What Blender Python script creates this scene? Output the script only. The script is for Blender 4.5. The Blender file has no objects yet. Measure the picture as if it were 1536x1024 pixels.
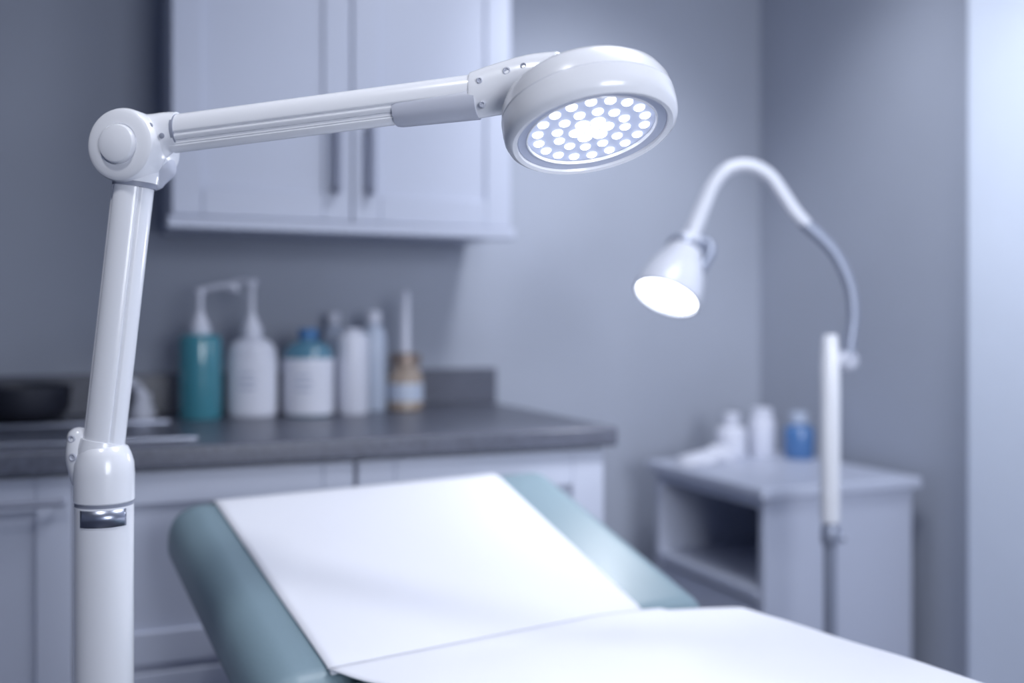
import bpy, math, random
from mathutils import Vector, Matrix, noise
random.seed(4)
TH=math.radians(22.0)
cT,sT=math.cos(TH),math.sin(TH)
CAMH=1.12
def cw(u,d,z):
    # metres right of / ahead of the viewpoint -> room coordinates
    return Vector((u*cT+d*sT, -u*sT+d*cT, z))
def cdir(u,d,z):
    return cw(u,d,z).normalized()

scene=bpy.context.scene
scene.view_settings.view_transform='Standard'
scene.view_settings.look='None'
scene.view_settings.exposure=0.0

# ---------------- materials ----------------
def mat(name,col,rough=0.5,metal=0.0,bump=0.0,bscale=60,coat=0.0,var=0.03,vscale=3,emit=0,ecol=None,trans=0,alpha=None,sss=0):
    m=bpy.data.materials.new(name); m.use_nodes=True
    nt=m.node_tree; b=nt.nodes['Principled BSDF']
    tc=nt.nodes.new('ShaderNodeTexCoord')
    n=nt.nodes.new('ShaderNodeTexNoise'); n.inputs['Scale'].default_value=vscale; n.inputs['Detail'].default_value=4
    nt.links.new(tc.outputs['Object'],n.inputs['Vector'])
    r=nt.nodes.new('ShaderNodeValToRGB')
    r.color_ramp.elements[0].position=0.3; r.color_ramp.elements[1].position=0.7
    r.color_ramp.elements[0].color=tuple(c*(1-var) for c in col)+(1,)
    r.color_ramp.elements[1].color=tuple(min(1,c*(1+var)) for c in col)+(1,)
    nt.links.new(n.outputs['Fac'],r.inputs['Fac']); nt.links.new(r.outputs['Color'],b.inputs['Base Color'])
    b.inputs['Roughness'].default_value=rough; b.inputs['Metallic'].default_value=metal
    b.inputs['Coat Weight'].default_value=coat
    b.inputs['Coat Roughness'].default_value=0.15
    b.inputs['Transmission Weight'].default_value=trans
    if bump>0:
        n2=nt.nodes.new('ShaderNodeTexNoise'); n2.inputs['Scale'].default_value=bscale; n2.inputs['Detail'].default_value=5
        nt.links.new(tc.outputs['Object'],n2.inputs['Vector'])
        bp=nt.nodes.new('ShaderNodeBump'); bp.inputs['Strength'].default_value=bump; bp.inputs['Distance'].default_value=0.004
        nt.links.new(n2.outputs['Fac'],bp.inputs['Height']); nt.links.new(bp.outputs['Normal'],b.inputs['Normal'])
    if emit>0:
        b.inputs['Emission Color'].default_value=(ecol or col)+(1,)
        b.inputs['Emission Strength'].default_value=emit
    return m
M={}
M['wall']=mat('wall_paint',(0.375,0.405,0.485),0.75,bump=0.08,bscale=180)
M['wallL']=M['wall']
M['ceil']=mat('ceiling_paint',(0.42,0.44,0.52),0.9)
M['floor']=mat('vinyl_floor',(0.14,0.15,0.22),0.4,var=0.1,vscale=20)
M['trim']=mat('white_trim',(0.72,0.75,0.85),0.45)
M['frost']=mat('frosted_door_panel',(0.72,0.78,0.90),0.5)
M['cab']=mat('cabinet_paint',(0.52,0.555,0.67),0.42,var=0.01)
M['gap']=mat('cabinet_gap',(0.20,0.21,0.27),0.8)
M['counter']=mat('laminate_counter',(0.10,0.108,0.145),0.33,var=0.25,vscale=120)
M['steel']=mat('brushed_steel',(0.30,0.32,0.39),0.3,metal=0.9)
M['hand']=mat('handle_steel',(0.30,0.32,0.41),0.4,metal=0.4)
M['white']=mat('lamp_white_enamel',(0.89,0.90,0.95),0.25,coat=0.5,var=0.01)
M['whiteb']=mat('floor_lamp_white',(0.72,0.74,0.82),0.35,coat=0.3,var=0.01)
M['white2']=mat('lamp_grey_plastic',(0.54,0.56,0.65),0.4)
M['lgrey']=mat('lamp_seam_grey',(0.30,0.32,0.40),0.5)
M['bezel']=mat('lamp_bezel',(0.52,0.56,0.70),0.3,coat=0.3)
M['dark']=mat('dark_rubber',(0.02,0.022,0.035),0.5)
M['chrome']=mat('dark_chrome',(0.42,0.45,0.55),0.30,metal=0.9)
M['paper']=mat('exam_paper',(0.79,0.80,0.865),0.8,bump=0.15,bscale=30,var=0.01)
M['teal']=mat('teal_vinyl',(0.21,0.295,0.345),0.45,bump=0.12,bscale=220,coat=0.1)
M['frame']=mat('bed_frame_metal',(0.5,0.52,0.6),0.4,metal=0.3)
M['gel']=mat('teal_gel',(0.06,0.25,0.32),0.2,coat=0.5)
M['gel2']=mat('blue_teal_liquid',(0.10,0.24,0.34),0.2,coat=0.5)
M['bluecap']=mat('blue_cap',(0.05,0.17,0.38),0.4)
M['blueliq']=mat('blue_liquid',(0.07,0.18,0.41),0.2,coat=0.5)
M['plast']=mat('white_plastic_bottle',(0.68,0.70,0.80),0.4)
M['plast2']=mat('frosted_plastic',(0.46,0.52,0.64),0.3)
M['label']=mat('paper_label',(0.72,0.74,0.84),0.7)
M['print']=mat('label_print',(0.35,0.4,0.55),0.7)
M['amber']=mat('amber_jar',(0.36,0.29,0.24),0.25,coat=0.6)
M['gold']=mat('jar_lid',(0.28,0.22,0.19),0.35,metal=0.5)
M['led']=mat('led_lens',(1,1,1),0.3,emit=3.5,ecol=(0.95,0.96,1.0))
M['ledpanel']=mat('led_panel',(0.36,0.41,0.56),0.4,emit=0.32,ecol=(0.66,0.74,1.0))
M['bulb']=mat('lamp_lens',(1,1,1),0.3,emit=8,ecol=(0.95,0.97,1.0))
M['panel']=mat('ceiling_diffuser',(1,1,1),0.5,emit=2,ecol=(0.9,0.94,1.0))
M['goose']=mat('gooseneck_grey',(0.30,0.33,0.42),0.35,metal=0.4)

# ---------------- builders ----------------
def empty(name,loc):
    e=bpy.data.objects.new(name,None); e.location=loc; e.empty_display_size=0.1
    scene.collection.objects.link(e); return e
def mk(name,verts,faces,m,parent=None,smooth=False,bevel=0,bseg=3,sub=0,solid=0):
    me=bpy.data.meshes.new(name)
    o=bpy.data.objects.new(name,me)
    off=Vector((0,0,0))
    if parent is not None:
        o.parent=parent; off=Vector(parent.location)
    else:
        vs=[Vector(v) for v in verts]
        off=sum(vs,Vector())/len(vs); o.location=off
    me.from_pydata([tuple(Vector(v)-off) for v in verts],[],faces); me.update()
    import bmesh
    bm=bmesh.new(); bm.from_mesh(me); bmesh.ops.recalc_face_normals(bm,faces=bm.faces); bm.to_mesh(me); bm.free()
    me.materials.append(m)
    scene.collection.objects.link(o)
    if smooth or bevel>0:
        for p in me.polygons: p.use_smooth=True
    if solid: 
        s=o.modifiers.new('s','SOLIDIFY'); s.thickness=solid
    if bevel>0:
        b=o.modifiers.new('b','BEVEL'); b.width=bevel; b.segments=bseg; b.limit_method='ANGLE'; b.angle_limit=math.radians(40)
        w=o.modifiers.new('w','WEIGHTED_NORMAL')
    if sub:
        s=o.modifiers.new('ss','SUBSURF'); s.levels=sub; s.render_levels=sub
    return o
BF=[(0,1,3,2),(4,6,7,5),(0,4,5,1),(2,3,7,6),(0,2,6,4),(1,5,7,3)]
def box(name,x0,x1,y0,y1,z0,z1,m,parent=None,bevel=0,xf=None,bseg=3):
    vs=[Vector((x,y,z)) for x in (x0,x1) for y in (y0,y1) for z in (z0,z1)]
    if xf: vs=[xf(*v) for v in vs]
    return mk(name,vs,BF,m,parent,bevel=bevel,bseg=bseg)
def basis(axis):
    a=Vector(axis).normalized()
    t=Vector((0,0,1)) if abs(a.z)<0.9 else Vector((1,0,0))
    x=a.cross(t).normalized(); y=a.cross(x).normalized()
    return a,x,y
def lathe(name,prof,org,axis,m,parent=None,seg=48,sharp=False,sx=1,sy=1,cap=True,xv=None):
    a,x,y=basis(axis)
    if xv is not None:
        x=(Vector(xv)-a*a.dot(Vector(xv))).normalized(); y=a.cross(x)
    org=Vector(org); vs=[];fs=[]
    for r,h in prof:
        for i in range(seg):
            t=2*math.pi*i/seg
            vs.append(org+a*h+x*(r*sx*math.cos(t))+y*(r*sy*math.sin(t)))
    n=len(prof)
    for j in range(n-1):
        for i in range(seg):
            k=(i+1)%seg
            fs.append((j*seg+i,j*seg+k,(j+1)*seg+k,(j+1)*seg+i))
    if cap:
        fs.append(tuple(range(seg))); fs.append(tuple((n-1)*seg+i for i in range(seg)))
    o=mk(name,vs,fs,m,parent,smooth=True)
    o.data.set_sharp_from_angle(angle=math.radians(35)) if hasattr(o.data,'set_sharp_from_angle') else None
    return o
def smoothpath(pts,n=8):
    P=[Vector(p) for p in pts]; out=[]
    for i in range(len(P)-1):
        p0=P[max(i-1,0)];p1=P[i];p2=P[i+1];p3=P[min(i+2,len(P)-1)]
        for k in range(n):
            t=k/n
            out.append(0.5*((2*p1)+(p2-p0)*t+(2*p0-5*p1+4*p2-p3)*t*t+(3*p1-p0-3*p2+p3)*t**3))
    out.append(P[-1]); return out
def tube(name,pts,rad,m,parent=None,seg=24,smoothn=0,sq=1.0,up=None,capround=False):
    """rad: float or list per control pt. sq: squash along 'up'"""
    P=[Vector(p) for p in pts]
    R=rad if isinstance(rad,(list,tuple)) else [rad]*len(P)
    if smoothn:
        R3=smoothpath([(r,0,0) for r in R],smoothn); R=[v.x for v in R3]; P=smoothpath(P,smoothn)
    if capround:
        def capp(p,t,r,rev):
            L=[];
            for k in range(5):
                a=math.pi/2*(k/5)
                L.append((p+t*(r*math.cos(a)),r*math.sin(a)+1e-4))
            return L if not rev else L[::-1]
        t0=(P[0]-P[1]).normalized(); t1=(P[-1]-P[-2]).normalized()
        A=capp(P[0],t0,R[0],False); B=capp(P[-1],t1,R[-1],True)
        P=[a[0] for a in A]+P+[b[0] for b in B]; R=[a[1] for a in A]+list(R)+[b[1] for b in B]
    vs=[];fs=[];x=None
    for i,p in enumerate(P):
        t=(P[min(i+1,len(P)-1)]-P[max(i-1,0)]).normalized()
        if up is not None:
            y=(Vector(up)-t*t.dot(Vector(up))).normalized(); x=t.cross(y)
        else:
            if x is None: _,x,y=basis(t)
            x=(x-t*x.dot(t)).normalized(); y=t.cross(x)
        for k in range(seg):
            a=2*math.pi*k/seg
            vs.append(p+x*(R[i]*math.cos(a))+y*(R[i]*sq*math.sin(a)))
    for j in range(len(P)-1):
        for i in range(seg):
            k=(i+1)%seg
            fs.append((j*seg+i,j*seg+k,(j+1)*seg+k,(j+1)*seg+i))
    fs.append(tuple(range(seg))); fs.append(tuple((len(P)-1)*seg+i for i in range(seg)))
    o=mk(name,vs,fs,m,parent,smooth=True)
    if hasattr(o.data,'set_sharp_from_angle'): o.data.set_sharp_from_angle(angle=math.radians(50))
    return o
def gtube(name,p0,p1,side,rx,ry,grooves,m,parent,seg=120,depth=0.10,gw=4.0):
    """extruded arm profile with long grooves. side= direction of +x of profile"""
    p0=Vector(p0);p1=Vector(p1);t=(p1-p0).normalized()
    x=(Vector(side)-t*t.dot(Vector(side))).normalized(); y=t.cross(x)
    if y.z<0: y=-y
    vs=[];fs=[]
    for p in (p0,p1):
        for k in range(seg):
            a=2*math.pi*k/seg; f=1
            for g in grooves:
                dd=(math.degrees(a)-g+180)%360-180
                f-=depth*math.exp(-(dd/gw)**2)
            vs.append(p+x*(rx*math.cos(a)*f)+y*(ry*math.sin(a)*f))
    for i in range(seg):
        k=(i+1)%seg; fs.append((i,k,seg+k,seg+i))
    fs.append(tuple(range(seg))); fs.append(tuple(seg+i for i in range(seg)))
    o=mk(name,vs,fs,m,parent,smooth=True)
    if hasattr(o.data,'set_sharp_from_angle'): o.data.set_sharp_from_angle(angle=math.radians(50))
    return o

# ---------------- room ----------------
BY=2.665; RX=1.931; LX=-1.7; FY=-1.6; CZ=2.5
box('floor',LX-0.1,RX+0.1,FY,BY+0.1,-0.1,0,M['floor'])
box('ceiling',LX-0.1,RX+0.1,FY,BY+0.1,CZ,CZ+0.1,M['ceil'])
box('wall_back',LX-0.1,RX+0.1,BY,BY+0.1,0,CZ,M['wall'])
box('wall_right',RX,RX+0.1,FY,BY,0,CZ,M['wall'])
box('wall_left',LX-0.1,LX,FY,BY,0,CZ,M['wall'])
box('baseboard_back',1.03,RX-0.001,BY-0.015,BY-0.0005,0.001,0.10,M['trim'],bevel=0.004)
box('baseboard_right',RX-0.015,RX-0.0005,1.83,BY-0.02,0.001,0.10,M['trim'],bevel=0.004)
# tall white door on right wall (plain flush leaf)
d=empty('door_1',(RX-0.02,1.3,1.05))
box('leaf',RX-0.04,RX-0.0005,0.62,1.805,0.005,2.35,M['frost'],d,bevel=0.018,bseg=6)
tube('handle_bar',[(RX-0.041,0.72,1.02),(RX-0.08,0.72,1.02),(RX-0.08,0.84,1.02)],0.009,M['hand'],d,smoothn=4)
# unseen ceiling panel, added as soft overhead fill
cl=empty('ceiling_fill_panel',(1.0,1.1,CZ-0.03))
box('housing',0.68,1.32,0.78,1.42,CZ-0.035,CZ-0.0005,M['trim'],cl,bevel=0.005)
box('diffuser',0.71,1.29,0.81,1.39,CZ-0.04,CZ-0.034,M['panel'],cl)

# ---------------- upper cabinet ----------------
uc=empty('wall_cabinet',(0.53,2.5,1.75))
UX0,UX1,UYF,UZ0,UZ1=0.126,0.936,2.335,1.345,2.2
box('carcass',UX0,UX1,UYF,BY-0.0005,UZ0,UZ1,M['cab'],uc,bevel=0.003)
box('light_rail',UX0-0.006,UX1+0.006,UYF-0.028,UYF+0.01,UZ0-0.012,UZ0+0.014,M['cab'],uc,bevel=0.004)
def shaker(name,x0,x1,z0,z1,yf,parent,st=0.065):
    # frame + recessed panel, facing -y
    box(name+'_panel',x0+st-0.004,x1-st+0.004,yf+0.010,yf+0.018,z0+st-0.004,z1-st+0.004,M['cab'],parent)
    box(name+'_stile_a',x0,x0+st,yf,yf+0.0195,z0,z1,M['cab'],parent,bevel=0.003)
    box(name+'_stile_b',x1-st,x1,yf,yf+0.0195,z0,z1,M['cab'],parent,bevel=0.003)
    box(name+'_rail_a',x0+st,x1-st,yf,yf+0.0195,z0,z0+st,M['cab'],parent,bevel=0.003)
    box(name+'_rail_b',x0+st,x1-st,yf,yf+0.0195,z1-st,z1,M['cab'],parent,bevel=0.003)
def handle(name,p,q,out,parent,r=0.0065):
    p=Vector(p);q=Vector(q);o=Vector(out);e=(q-p)*0.12
    tube(name,[p+e*0,p+o*0.8,p+o+e*0.4,q+o-e*0.4,q+o*0.8,q],r,M['hand'],parent,smoothn=5,seg=16)
mid=(UX0+UX1)/2
shaker('door_left',UX0+0.004,mid-0.002,UZ0+0.016,UZ1-0.01,UYF-0.02,uc)
shaker('door_right',mid+0.002,UX1-0.004,UZ0+0.016,UZ1-0.01,UYF-0.02,uc)
for i,hx in enumerate((mid-0.040,mid+0.040)):
    handle('handle_%d'%(i+1),(hx,UYF-0.021,1.435),(hx,UYF-0.021,1.58),(0,-0.028,0),uc,r=0.010)

# ---------------- base cabinet and counter ----------------
bc=empty('base_cabinet',(0,2.3,0.45))
CX0,CX1=-1.2,1.0; CYF=1.955
box('carcass',CX0,CX1,CYF,BY-0.0005,0.10,0.858,M['cab'],bc)
box('toe_kick',CX0,CX1-0.01,CYF+0.06,BY-0.01,0.0005,0.10,M['gap'],bc)
yf=CYF-0.02
shaker('door_r',0.455,CX1-0.004,0.115,0.852,yf,bc,st=0.075)
box('end_panel',CX1,CX1+0.002,CYF,BY-0.001,0.10,0.857,M['cab'],bc)
shaker('drawer_top',-0.045,0.447,0.50,0.852,yf,bc,st=0.06)
shaker('drawer_low',-0.045,0.447,0.115,0.485,yf,bc,st=0.06)
shaker('door_l',-0.50,-0.058,0.115,0.852,yf,bc,st=0.06)
shaker('door_ll',-1.19,-0.51,0.115,0.852,yf,bc,st=0.06)
for i,(a,b) in enumerate(((-0.20,-0.075),)):
    handle('pull_%d'%i,(a,yf-0.001,0.81),(b,yf-0.001,0.81),(0,-0.025,0),bc,r=0.005)
box('drawer_gap',-0.056,-0.047,yf+0.008,yf+0.0195,0.115,0.85,M['gap'],bc)
box('drawer_gap_h',-0.045,0.447,yf+0.01,yf+0.0195,0.486,0.499,M['white2'],bc)
box('drawer_gap_b',0.448,0.454,yf+0.01,yf+0.0195,0.115,0.85,M['gap'],bc)
ct=empty('countertop',(0,2.3,0.88))
box('slab',CX0,1.021,1.914,BY-0.0005,0.8585,0.90,M['counter'],ct,bevel=0.006)
box('backsplash',CX0,1.021,BY-0.022,BY-0.0006,0.9002,0.998,M['counter'],ct,bevel=0.003)
# sink
sk=empty('sink',(-0.1,2.2,0.9))
def frame(name,x0,x1,y0,y1,z0,z1,w,m,p):
    box(name+'_f',x0,x1,y0,y0+w,z0,z1,m,p,bevel=0.002); box(name+'_b',x0,x1,y1-w,y1,z0,z1,m,p,bevel=0.002)
    box(name+'_l',x0,x0+w,y0+w,y1-w,z0,z1,m,p,bevel=0.002); box(name+'_r',x1-w,x1,y0+w,y1-w,z0,z1,m,p,bevel=0.002)
frame('rim',-0.42,0.16,2.0,2.40,0.9003,0.907,0.03,M['steel'],sk)
box('basin',-0.39,0.13,2.03,2.37,0.9003,0.902,M['steel'],sk)
fc=empty('faucet',(0.075,2.50,0.9))
fx,fy=0.075,2.50
lathe('tap_base',[(0.030,0),(0.030,0.02),(0.022,0.03),(0.020,0.06)],(fx,fy,0.9003),(0,0,1),M['white2'],fc)
tube('tap_spout',[(fx,fy,0.95),(fx-0.01,fy,0.972),(fx-0.025,fy-0.03,0.985),(fx-0.045,fy-0.08,0.985),(fx-0.05,fy-0.12,0.970)],0.013,M['plast'],fc,smoothn=6)
# black bowl
bb=empty('black_bowl',(-0.175,2.515,0.9))
lathe('bowl',[(0.055,0),(0.075,0.006),(0.094,0.03),(0.098,0.080),(0.094,0.082),(0.08,0.05),(0.03,0.040)],(-0.175,2.52,0.9003),(0,0,1),M['dark'],bb)

# ---------------- bottles ----------------
def bottle(name,x,y,z,r,h,m,capm=None,capr=0.35,caph=0.03,label=None,neck=0.35,squash=1.0,pump=None,ptop=0.1,plen=0.09,pdir=(1,0,0),lab=(0.08,0.72),flat=False):
    e=empty(name,(x,y,z))
    z=z+0.0004
    ax=Vector((cT,-sT,0))
    pr=[(r*0.9,0),(r,0.006),(r,h*0.78),(r*0.94,h*0.86),(r*0.72,h*0.94),(r*neck,h*0.985),(r*neck,h+0.008)]
    if flat: pr=[(r*0.92,0),(r,0.006),(r,h*0.90),(r*0.96,h*0.95),(r*0.80,h*0.985),(r*neck,h*0.998),(r*neck,h+0.006)]
    lathe('body',pr,(x,y,z),(0,0,1),m,e,sy=squash,xv=ax)
    lathe('cap',[(r*capr+0.003,h-0.001),(r*capr+0.004,h+caph*0.9),(r*capr,h+caph)],(x,y,z),(0,0,1),capm or M['plast'],e)
    if label:
        lathe('label',[(r+0.0008,h*lab[0]),(r+0.0012,h*(lab[0]+0.01)),(r+0.0012,h*lab[1]),(r+0.0008,h*(lab[1]+0.01))],(x,y,z),(0,0,1),label,e,sy=squash,xv=ax,cap=False)
        f=Vector((-sT,-cT,0)); zz=z+h*(lab[0]+lab[1])/2
        for k,(w,dz) in enumerate(((0.5,0.025),(0.7,0.008),(0.6,-0.008))):
            c=Vector((x,y,zz+dz))+f*(r*squash+0.0006)
            s=ax*(r*w*0.5)
            vs=[c-s+f*0.0012,c+s+f*0.0012,c+s+f*0.0012+Vector((0,0,0.004)),c-s+f*0.0012+Vector((0,0,0.004))]
            mk('print_%d'%k,vs,[(0,1,2,3)],M['print'],e)
    if pump:
        lathe('stem',[(0.006,h),(0.006,h+ptop-0.015),(0.010,h+ptop-0.014),(0.012,h+ptop-0.008),(0.012,h+ptop)],(x,y,z),(0,0,1),M['plast'],e)
        lathe('collar',[(0.020,h+caph),(0.012,h+caph+0.018),(0.008,h+caph+0.03)],(x,y,z),(0,0,1),M['plast'],e)
        pd=Vector(pdir).normalized(); t=Vector((x,y,z+h+ptop-0.006))
        tube('nozzle',[t,t+pd*plen*0.5+Vector((0,0,0.004)),t+pd*plen*0.92,t+pd*plen+Vector((0,0,-0.014))],0.0065,M['plast'],e,smoothn=5,seg=14)
    return e
Z=0.90
bottle('hand_gel_bottle',0.200,2.443,Z,0.049,0.200,M['gel'],capr=0.4,caph=0.02,pump=True,ptop=0.105,plen=0.085,pdir=(cT,-sT,0.16),flat=True)
bottle('lotion_pump_bottle',0.319,2.449,Z,0.058,0.192,M['plast'],capr=0.35,caph=0.025,label=M['label'],pump=True,ptop=0.135,plen=0.055,pdir=(-cT,sT,-0.1),squash=0.75)
bottle('disinfectant_bottle',0.449,2.428,Z,0.060,0.185,M['gel2'],capm=M['bluecap'],capr=0.33,caph=0.026,label=M['label'],squash=0.85,lab=(0.03,0.74))
bottle('saline_bottle',0.560,2.440,Z,0.040,0.200,M['plast'],capr=0.5,caph=0.010,flat=True)
bottle('saline_bottle',0.632,2.510,Z,0.033,0.225,M['plast2'],capr=0.45,caph=0.03)
bottle('saline_bottle',0.545,2.590,Z,0.031,0.222,M['plast2'],capr=0.45,caph=0.03)
sj=empty('swab_jar',(0.711,2.493,Z))
sx_,sy_=0.711,2.493
lathe('jar',[(0.040,0),(0.045,0.006),(0.045,0.085),(0.036,0.105),(0.034,0.12)],(sx_,sy_,Z+0.0004),(0,0,1),M['amber'],sj)
lathe('lid',[(0.040,0.118),(0.040,0.143),(0.034,0.147),(0.012,0.148)],(sx_,sy_,Z+0.0004),(0,0,1),M['gold'],sj)
lathe('jar_label',[(0.0455,0.025),(0.0458,0.03),(0.0458,0.065),(0.0455,0.07)],(sx_,sy_,Z+0.0004),(0,0,1),M['plast2'],sj,cap=False)
tube('swab_stick',[(sx_,sy_,Z+0.14),(sx_,sy_,Z+0.2),(sx_+0.001,sy_,Z+0.30)],[0.012,0.011,0.009],M['plast'],sj,capround=True)

# ---------------- side table ----------------
st=empty('side_table',(1.645,2.2,0))
TX0,TX1,TY0,TY1=1.405,1.885,1.93,2.47
box('top',TX0,TX1,TY0,TY1,0.712,0.74,M['cab'],st,bevel=0.006)
bx0,bx1,by0,by1=TX0+0.02,TX1-0.015,TY0+0.02,TY1-0.02
box('side_near',bx0,bx1,by0,by0+0.022,0.0005,0.712,M['cab'],st,bevel=0.002)
box('side_far',bx0,bx1,by1-0.022,by1,0.0005,0.712,M['cab'],st,bevel=0.002)
box('back',bx1-0.012,bx1,by0+0.022,by1-0.022,0.05,0.712,M['cab'],st)
box('top_rail',bx0,bx0+0.02,by0+0.022,by1-0.022,0.688,0.712,M['cab'],st)
box('shelf',bx0-0.004,bx1-0.012,by0+0.022,by1-0.022,0.465,0.492,M['cab'],st,bevel=0.003)
box('drawer_front',bx0+0.004,bx0+0.022,by0+0.026,by1-0.026,0.08,0.455,M['cab'],st,bevel=0.003)
TZ=0.74
bottle('blue_antiseptic_bottle',1.825,2.335,TZ,0.042,0.10,M['blueliq'],capm=M['plast2'],capr=0.5,caph=0.032)
bottle('white_medicine_bottle',1.757,2.415,TZ,0.038,0.112,M['plast'],capr=0.7,caph=0.027,flat=True)
bottle('white_medicine_bottle',1.656,2.420,TZ,0.043,0.095,M['plast'],capr=0.45,caph=0.032)
def lump(name,c,rx,ry,rz,m,parent,seed):
    vs=[];fs=[];n=28;k=16
    for j in range(k+1):
        ph=math.pi*j/k
        for i in range(n):
            t=2*math.pi*i/n
            v=Vector((math.sin(ph)*math.cos(t),math.sin(ph)*math.sin(t),math.cos(ph)))
            s=1+0.35*noise.noise(v*2.2+Vector((seed,0,0)))+0.12*noise.noise(v*6+Vector((seed,3,0)))
            z=max(v.z*rz*s,-rz*0.35)
            vs.append(Vector(c)+Vector((v.x*rx*s,v.y*ry*s,z+rz*0.35)))
    for j in range(k):
        for i in range(n):
            q=(i+1)%n; fs.append((j*n+i,j*n+q,(j+1)*n+q,(j+1)*n+i))
    return mk(name,vs,fs,m,parent,smooth=True)
gz=empty('crumpled_gauze',(1.53,2.36,TZ))
lump('gauze_a',(1.52,2.36,TZ+0.0005),0.06,0.055,0.022,M['label'],gz,1)
lump('gauze_b',(1.58,2.37,TZ+0.0005),0.035,0.05,0.03,M['label'],gz,5)
lump('gauze_c',(1.475,2.33,TZ+0.0005),0.05,0.05,0.016,M['label'],gz,9)

# ---------------- gooseneck floor lamp ----------------
D2=2.1
def g(u,z,dd=0): return cw(u,D2+dd,z)
GL=empty('gooseneck_exam_lamp',g(0.668,0))
WB=M['whiteb']
px=0.668
tube('lower_pole',[g(px,0.08),g(px,0.712)],0.0135,M['goose'],GL)
lathe('lower_clamp',[(0.017,-0.03),(0.019,-0.025),(0.019,0.0),(0.016,0.01)],g(px,0.69),(0,0,1),M['goose'],GL)
tube('clamp_knob',[g(px,0.675),g(px+0.03,0.675,-0.005)],0.009,M['goose'],GL)
lathe('upper_post',[(0.018,0.705),(0.0205,0.712),(0.0205,1.03),(0.019,1.06),(0.016,1.09),(0.014,1.10)],g(px,0),(0,0,1),M['white'],GL)
tube('bracket',[g(px,1.045),g(px+0.036,1.045)],[0.013,0.013],WB,GL)
lathe('bracket_knob',[(0.012,-0.022),(0.022,-0.018),(0.022,0.006),(0.014,0.012)],g(px+0.038,1.045),cdir(0.3,-1,0),M['white2'],GL)
neck=[(.7056,1.045),(.710,1.085),(.716,1.145),(.706,1.21),(.672,1.277),(.612,1.335)]
tube('gooseneck_lower',[g(a,b) for a,b in neck],[0.012,0.012,0.0115,0.0115,0.012,0.013],M['goose'],GL,smoothn=8)
neck2=[(.618,1.330),(.592,1.358),(.572,1.388),(.540,1.432),(.500,1.4535),(.456,1.448),(.424,1.415),(.402,1.368),(.388,1.335),(.380,1.315)]
tube('gooseneck_upper',[g(a,b) for a,b in neck2],[0.013,.0145,.0145,.0145,.0145,.0145,.0145,.016,.018,.018],WB,GL,smoothn=8)
n2=Vector((-.39,-.38,-.84)).normalized(); n2w=cw(n2.x,n2.y,n2.z)
hs=g(.376,1.307)
prof=[(0.014,-0.012),(0.021,0.0),(0.024,0.015),(0.034,0.022),(0.040,0.05),(0.048,0.070),(0.059,0.092),(0.066,0.118),(0.070,0.142),(0.070,0.156),(0.063,0.157),(0.061,0.150)]
lathe('head_shell',prof,hs,n2w,WB,GL,cap=False)
lathe('head_ring',[(0.034,0.026),(0.041,0.028),(0.041,0.038),(0.034,0.040)],hs,n2w,M['goose'],GL,cap=False)
lathe('head_lens',[(0.0615,0.150),(0.045,0.155),(0.02,0.157),(0.001,0.158)],hs,n2w,M['bulb'],GL)
tube('head_yoke',[hs+n2w*0.01,hs+n2w*0.01+cw(.037,0,-.005),hs+n2w*0.045+cw(.056,0,0),hs+n2w*0.085+cw(.046,0,-.005)],0.010,M['goose'],GL,smoothn=5)
for i in range(5):
    a=2*math.pi*i/5+0.3; c=g(px,0)
    tip=c+Vector((math.cos(a)*0.19,math.sin(a)*0.19,0.06))
    tube('base_leg_%d'%i,[c+Vector((0,0,0.085)),tip],[0.017,0.012],M['goose'],GL)
    lathe('caster_%d'%i,[(0.02,-0.01),(0.0245,-0.007),(0.0245,0.007),(0.02,0.01)],(tip.x,tip.y,0.026),(math.sin(a),-math.cos(a),0),M['dark'],GL,seg=24)
    tube('caster_stem_%d'%i,[tip,tip-Vector((0,0,0.035))],0.005,M['goose'],GL)

# ---------------- examination bed ----------------
Bang=math.radians(33)
pv=(math.cos(Bang),math.sin(Bang)); ev=(-math.sin(Bang),math.cos(Bang))
C0=(-0.0106,1.405); ZS=0.674
def bw(a,b,z):
    return cw(C0[0]+a*pv[0]+b*ev[0], C0[1]+a*pv[1]+b*ev[1], z)
SL=math.radians(18.8)
def back(a,s,t): # s along slope, t normal
    return bw(a, s*math.cos(SL)-t*math.sin(SL), ZS+s*math.sin(SL)+t*math.cos(SL))
BED=empty('examination_bed',bw(0,-0.2,0))
HW=0.345; HR=0.405
box('backrest_cushion',-HW,HR,-0.02,0.515,-0.115,0,M['teal'],BED,bevel=0.05,xf=back,bseg=10)
box('seat_cushion',-HW-0.005,0.41,-1.02,0.0,ZS-0.115,ZS-0.002,M['teal'],BED,bevel=0.035,xf=bw,bseg=10)
def grid(name,na,nb,fn,m,parent,solid=0.0015):
    vs=[];fs=[]
    for j in range(nb+1):
        for i in range(na+1):
            vs.append(fn(i/na,j/nb))
    for j in range(nb):
        for i in range(na):
            k=j*(na+1)+i; fs.append((k,k+1,k+na+2,k+na+1))
    return mk(name,vs,fs,m,parent,smooth=True,solid=solid)
def pback(i,j):
    a0,a1=-0.258,0.258
    widen=0.018*j
    a=(a0-widen)+(a1+1.7*widen-a0)*i
    s=0.004+j*0.55
    w=0.0016*noise.noise(Vector((a*6,s*4,0)))
    if s<=0.47: return back(a,s,0.004+w-max(0,0.02-s)*0.15)
    th=min((s-0.47)/0.052,math.pi/2)
    extra=(s-0.47)-0.052*math.pi/2
    r=0.052
    return back(a,0.468+r*math.sin(th),0.004-r*(1-math.cos(th))-max(extra,0))
grid('backrest_paper',40,60,pback,M['paper'],BED)
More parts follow.
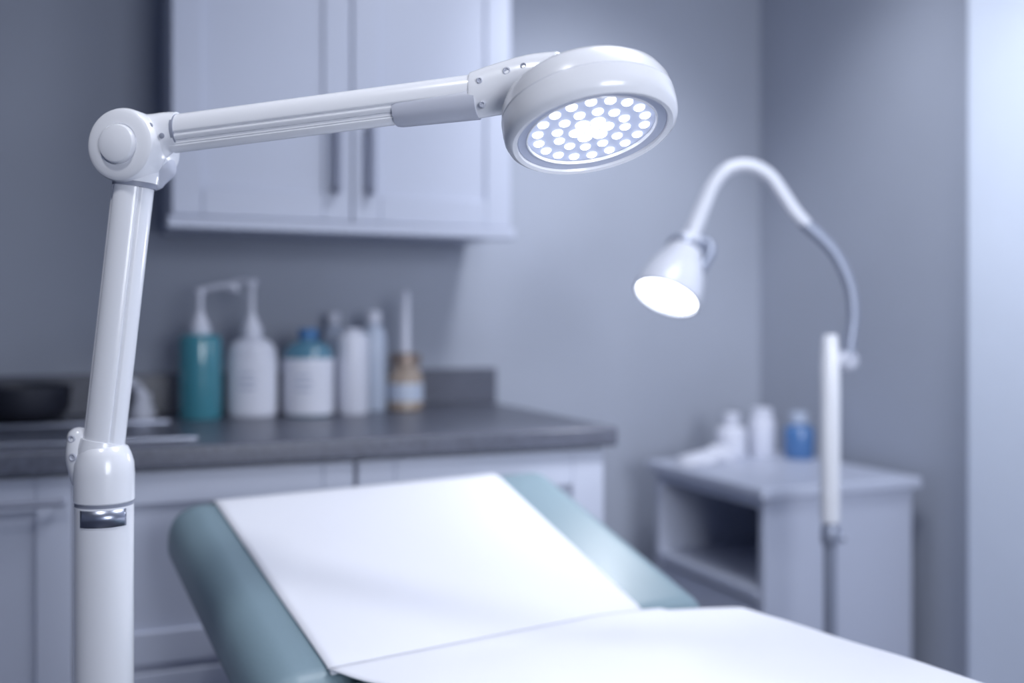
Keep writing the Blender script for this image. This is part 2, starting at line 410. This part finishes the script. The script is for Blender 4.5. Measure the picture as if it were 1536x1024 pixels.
def pseat(i,j):
    a0=-0.262; W=0.425-a0+0.09
    t=i*W; b1=0.010-0.089*max(0,(i-0.55)/0.3)**1.5 if i<0.85 else -0.079
    b=b1+( -1.0-b1)*j
    w=0.003*noise.noise(Vector((t*5,b*4,3)))+0.0015*noise.noise(Vector((t*14,b*10,5)))
    wf=1-math.exp(-(j/0.03)**2)
    zt=ZS+0.005+w*wf+0.005*(1-wf)*(1 if i<0.7 else 0.3)
    lim=0.38-a0; r=0.036
    ta=t+ (1-i)*0.55*min(-b+0.010,0.16)
    if t<=lim: return bw(a0+ta,b,zt)
    th=min((t-lim)/r,math.pi/2); ex=max((t-lim)-r*math.pi/2,0)
    return bw(a0+lim+(ta-t)+r*math.sin(th),b,zt-r*(1-math.cos(th))-ex)
grid('seat_paper',60,90,pseat,M['paper'],BED)
box('seat_frame',-0.30,0.33,-0.98,-0.04,ZS-0.16,ZS-0.116,M['frame'],BED,bevel=0.006,xf=bw)
box('back_frame',-0.30,0.30,0.05,0.48,-0.15,-0.116,M['frame'],BED,bevel=0.006,xf=back)
tube('hinge_bar',[bw(-0.31,0.0,ZS-0.14),bw(0.31,0.0,ZS-0.14)],0.016,M['steel'],BED)
tube('hinge_bracket',[back(-0.33,0.14,-0.125),bw(-0.372,0.09,ZS-0.115),bw(-0.375,0.02,ZS-0.15),bw(-0.335,-0.10,ZS-0.16)],0.012,M['frame'],BED,smoothn=5)
box('lift_column',-0.12,0.12,-0.62,-0.30,0.12,ZS-0.16,M['frame'],BED,bevel=0.015,xf=bw)
box('base_plinth',-0.24,0.26,-0.95,0.10,0.05,0.13,M['frame'],BED,bevel=0.025,xf=bw)
for i,(a,b) in enumerate(((-0.2,-0.9),(0.22,-0.9),(-0.2,0.05),(0.22,0.05))):
    lathe('foot_%d'%i,[(0.03,0),(0.03,0.02),(0.02,0.055)],bw(a,b,0.0005),(0,0,1),M['dark'],BED,seg=24)

# ---------------- main LED exam lamp ----------------
D1=1.15
def L(u,z,dd=0.0): return cw(u,D1+dd,z)
LP=empty('led_exam_lamp',L(-.469,0))
W=M['white']
lathe('base_disc',[(0.15,0.0005),(0.155,0.008),(0.15,0.02),(0.06,0.035),(0.04,0.06)],L(-.469,0),(0,0,1),W,LP)
lathe('post',[(0.0322,0.03),(0.0322,0.9135)],L(-.469,0),(0,0,1),W,LP,seg=64)
lathe('post_seam',[(0.0318,0.912),(0.0318,0.919)],L(-.469,0),(0,0,1),M['lgrey'],LP,seg=64)
fwd=Vector((L(-.469,0)).xy.to_3d()).normalized()*-1
rt=Vector((-fwd.y,fwd.x,0))
vs=[];fs=[]
N=16
for zz in (.8925,.9115):
    for k in range(N+1):
        a=math.radians(-47+94*k/N)-math.radians(2)
        vs.append(L(-.469,zz)+(fwd*math.cos(a)+rt*math.sin(a))*0.0332)
for k in range(N): fs.append((k,k+1,N+2+k,N+1+k))
mk('plaque',vs,fs,M['chrome'],LP,smooth=True,solid=0.0012)
lathe('collar',[(0.031,.9165),(0.0332,.919),(0.0332,.950),(0.0325,.962),(0.0295,.972),(0.026,.980),(0.020,.984)],L(-.469,0),(0,0,1),W,LP,seg=64)
axl=cdir(-0.224,-0.9746,0)
tube('knuckle_ear',[L(-.486,.945),L(-.494,.970),L(-.4985,.990)],[0.020,0.0185,0.0125],W,LP,smoothn=6,capround=True)
tube('knuckle_body',[L(-.474,.950),L(-.472,.974),L(-.470,.988)],[0.028,0.0265,0.024],W,LP,smoothn=6,capround=False)
for i,(u,z) in enumerate(((-.4985,.990),(-.4930,.970))):
    lathe('knuckle_screw_%d'%i,[(0.0045,0),(0.0045,0.0012),(0.0035,0.002),(0.002,0.0008)],L(u,z)+axl*(0.0115 if i==0 else 0.018),axl,M['white2'],LP,seg=20)
lside=cdir(-0.224,-0.9746,0)
gtube('lower_arm',L(-.4705,.972),L(-.4335,1.296),lside,0.0225,0.0228,[40,-52],W,LP,depth=0.13,gw=3.5)
tube('lower_arm_foot',[L(-.4705,.968),L(-.4695,.983)],[0.0235,0.0238],M['lgrey'],LP)
EC=L(-.434,1.3225)
ax=lside
lathe('elbow_body',[(0.030,-0.036),(0.037,-0.034),(0.0405,-0.028),(0.0405,-0.002)],EC,ax,W,LP,seg=72)
lathe('elbow_seam',[(0.0395,-0.003),(0.0395,0.001)],EC,ax,M['lgrey'],LP,seg=72)
lathe('elbow_disc',[(0.0412,0.0),(0.0418,0.003),(0.0418,0.024),(0.040,0.0285),(0.036,0.031),(0.0235,0.0315),(0.0228,0.030),(0.0222,0.030),(0.0222,0.034),(0.0205,0.0365),(0.015,0.0385),(0.001,0.0395)],EC,ax,W,LP,seg=72)
tube('elbow_socket',[L(-.4333,1.283),L(-.4315,1.305)],[0.0262,0.030],W,LP,capround=False)
tube('elbow_gap',[L(-.434,1.278),L(-.4333,1.284)],[0.0245,0.0245],M['lgrey'],LP)
tube('elbow_socket_side',[L(-.415,1.290,0.01),L(-.408,1.302,0.01)],[0.014,0.018],M['white2'],LP,capround=True)
def A(u,z): return cw(u,D1-0.224/0.9746*(u+0.434),z)
gtube('upper_arm',A(-.392,1.3395),A(-.030,1.3670),lside,0.0155,0.0190,[-18,-48],W,LP,depth=0.14,gw=4)
tube('elbow_fork',[A(-.430,1.329),A(-.410,1.334),A(-.394,1.339),A(-.379,1.3405)],[0.031,0.028,0.0235,0.0215],W,LP,smoothn=6,sq=0.78,up=ax)
tube('fork_lip',[A(-.381,1.3402),A(-.3775,1.3405)],[0.0195,0.0192],M['lgrey'],LP,sq=0.9,up=ax)
gtube('arm_rail',A(-.385,1.3240),A(-.115,1.3450),lside,0.0105,0.0085,[-10],W,LP,depth=0.1)
tube('arm_sleeve',[A(-.125,1.3485),A(-.120,1.349),A(-.036,1.3555)],[0.0150,0.0162,0.0185],M['white2'],LP,sq=0.98,up=ax)
for i,(u,z) in enumerate(((-.400,1.343),(-.386,1.331),(-.398,1.318))):
    lathe('fork_screw_%d'%i,[(0.0032,0),(0.0032,0.001),(0.002,0.0016)],A(u,z)+ax*(0.0225 if i<2 else 0.019),ax,M['lgrey'],LP,seg=16)
# head
nh=Vector((.155,-.300,-.935)).normalized(); nw=cw(nh.x,nh.y,nh.z)
HD=1.03; HC=cw(.0830,HD,1.3150)
up=-nw
lathe('head_shell',[(0.0775,0.004),(0.0790,0.0),(0.0835,-0.001),(0.0880,0.002),(0.0905,0.008),(0.0912,0.016),(0.0910,0.0265),(0.0898,0.0272),(0.0898,0.0282),(0.0906,0.029),(0.0885,0.040),(0.0835,0.050),(0.074,0.058),(0.060,0.0635),(0.040,0.067),(0.001,0.0685)],HC,up,W,LP,seg=128,cap=False)
lathe('head_bezel',[(0.0785,0.004),(0.0770,0.0022),(0.0690,0.0040),(0.0680,0.0075)],HC,up,M['bezel'],LP,seg=96,cap=False)
lathe('led_rim',[(0.0690,0.0042),(0.0684,0.003),(0.0672,0.003),(0.0668,0.0065)],HC,up,W,LP,seg=96,cap=False)
lathe('led_panel',[(0.0680,0.0070),(0.001,0.0068)],HC,up,M['ledpanel'],LP,seg=96)
a_,x_,y_=basis(nw)
vs=[];fs=[]
pts=[(0,0)]
for rr,nn,off in ((0.0160,6,0),(0.0360,12,0.26),(0.0565,18,0.1)):
    for k in range(nn):
        t=2*math.pi*k/nn+off; pts.append((rr*math.cos(t),rr*math.sin(t)))
for n_i,(cx,cy) in enumerate(pts):
    b0=len(vs); S=20; q_=1.15 if n_i<7 else 0.84
    for (r,h) in ((0.0066,0),(0.0062,0.0014),(0.0045,0.0024),(0.002,0.0028)):
        r*=q_
        for k in range(S):
            t=2*math.pi*k/S
            vs.append(HC+up*(0.0068-h)+x_*(cx+r*math.cos(t))+y_*(cy+r*math.sin(t)))
    for j in range(3):
        for k in range(S):
            q=(k+1)%S; fs.append((b0+j*S+k,b0+j*S+q,b0+(j+1)*S+q,b0+(j+1)*S+k))
    fs.append(tuple(b0+3*S+k for k in range(S)))
mk('led_array',vs,fs,M['led'],LP,smooth=True)
tube('head_joint',[A(-.0425,1.3625),A(-.038,1.363),A(-.010,1.3685),A(.020,1.3715),A(.045,1.370)],[0.0235,0.0250,0.0275,0.031,0.034],W,LP,smoothn=6,sq=0.72,up=ax)
tube('joint_seam',[A(-.0445,1.3625),A(-.0415,1.363)],[0.0215,0.0215],M['lgrey'],LP,sq=0.72,up=ax)
tube('joint_cap',[A(.000,1.389),A(.022,1.393),A(.045,1.392)],[0.006,0.010,0.012],W,LP,capround=True)
for i,(u,z,o) in enumerate(((-.030,1.374,0.0175),(-.027,1.349,0.0175),(-.0015,1.382,0.018),(0.016,1.386,0.0185))):
    rr=0.0042 if i==2 else 0.0032
    lathe('joint_screw_%d'%i,[(rr,-0.002),(rr,0.0012),(rr*0.7,0.0016),(rr*0.6,0.0004)],A(u,z)+ax*o,ax,M['white2'] if i!=3 else M['lgrey'],LP,seg=20)

# ---------------- lights ----------------
def area(name,loc,target,size,power,col=(0.88,0.92,1.0),sy=None,spread=None):
    l=bpy.data.lights.new(name,'AREA'); l.energy=power; l.color=col; l.size=size
    if sy: l.shape='RECTANGLE'; l.size_y=sy
    if spread: l.spread=math.radians(spread)
    o=bpy.data.objects.new(name,l); o.location=loc
    o.rotation_euler=(Vector(target)-Vector(loc)).to_track_quat('-Z','Y').to_euler()
    scene.collection.objects.link(o); return o
def spot(name,loc,dr,power,angle,blend=0.6,rad=0.05,col=(0.93,0.95,1.0)):
    l=bpy.data.lights.new(name,'SPOT'); l.energy=power; l.spot_size=math.radians(angle); l.spot_blend=blend; l.shadow_soft_size=rad; l.color=col
    o=bpy.data.objects.new(name,l); o.location=loc; o.rotation_euler=Vector(dr).to_track_quat('-Z','Y').to_euler()
    scene.collection.objects.link(o); return o
area('ceiling_fill_light',(1.0,1.1,CZ-0.05),(1.0,1.1,0),0.6,14)  # added overhead fill, right of centre so the left stays darker
area('rear_fill_light',(0.75,-1.3,1.45),(1.25,1.6,1.1),1.0,13,spread=90)  # added fill from behind the camera for front faces, no window modelled
spot('led_lamp_beam',HC+nw*0.006,nw,6,130,0.9,0.004)
spot('gooseneck_lamp_beam',hs+n2w*0.165,n2w,8,160,0.9,0.04)
def sp_to(name,loc,tg,*a,**k): return spot(name,loc,Vector(tg)-Vector(loc),*a,**k)
sp_to('wall_fill_back',(1.12,1.80,2.42),(1.30,2.665,1.25),48,66,1.0,0.12,col=(0.92,0.95,1.0))  # unseen spot, added to put a soft pool on the back wall
sp_to('wall_fill_side',(1.15,1.75,2.42),(1.931,1.98,1.30),27,66,1.0,0.12,col=(0.9,0.94,1.0))  # unseen spot, added to brighten the right wall
sp_to('door_fill_spot',(1.25,1.25,2.4),(RX,1.35,1.45),28,60,1.0,0.1,col=(0.80,0.88,1.0))  # unseen spot, added to make the door leaf bright
sp_to('lamp_key_spot',(-0.25,0.65,2.42),(0.08,1.12,1.2),32,66,1.0,0.08,col=(0.94,0.96,1.0))  # unseen key spot, added to brighten the LED exam lamp
w=bpy.data.worlds.new('World'); scene.world=w; w.use_nodes=True
bg=w.node_tree.nodes['Background']; bg.inputs['Color'].default_value=(0.42,0.57,0.97,1); bg.inputs['Strength'].default_value=0.22

# ---------------- camera ----------------
cd=bpy.data.cameras.new('camera'); cam=bpy.data.objects.new('camera',cd); scene.collection.objects.link(cam)
cam.location=(0,0,CAMH); cam.rotation_euler=(math.pi/2,0,-TH)
cd.sensor_width=36; cd.lens=36*1500/1536; cd.shift_y=-25/1536
cd.clip_start=0.02
cd.dof.use_dof=True; cd.dof.focus_distance=1.07; cd.dof.aperture_fstop=1.6
scene.camera=cam
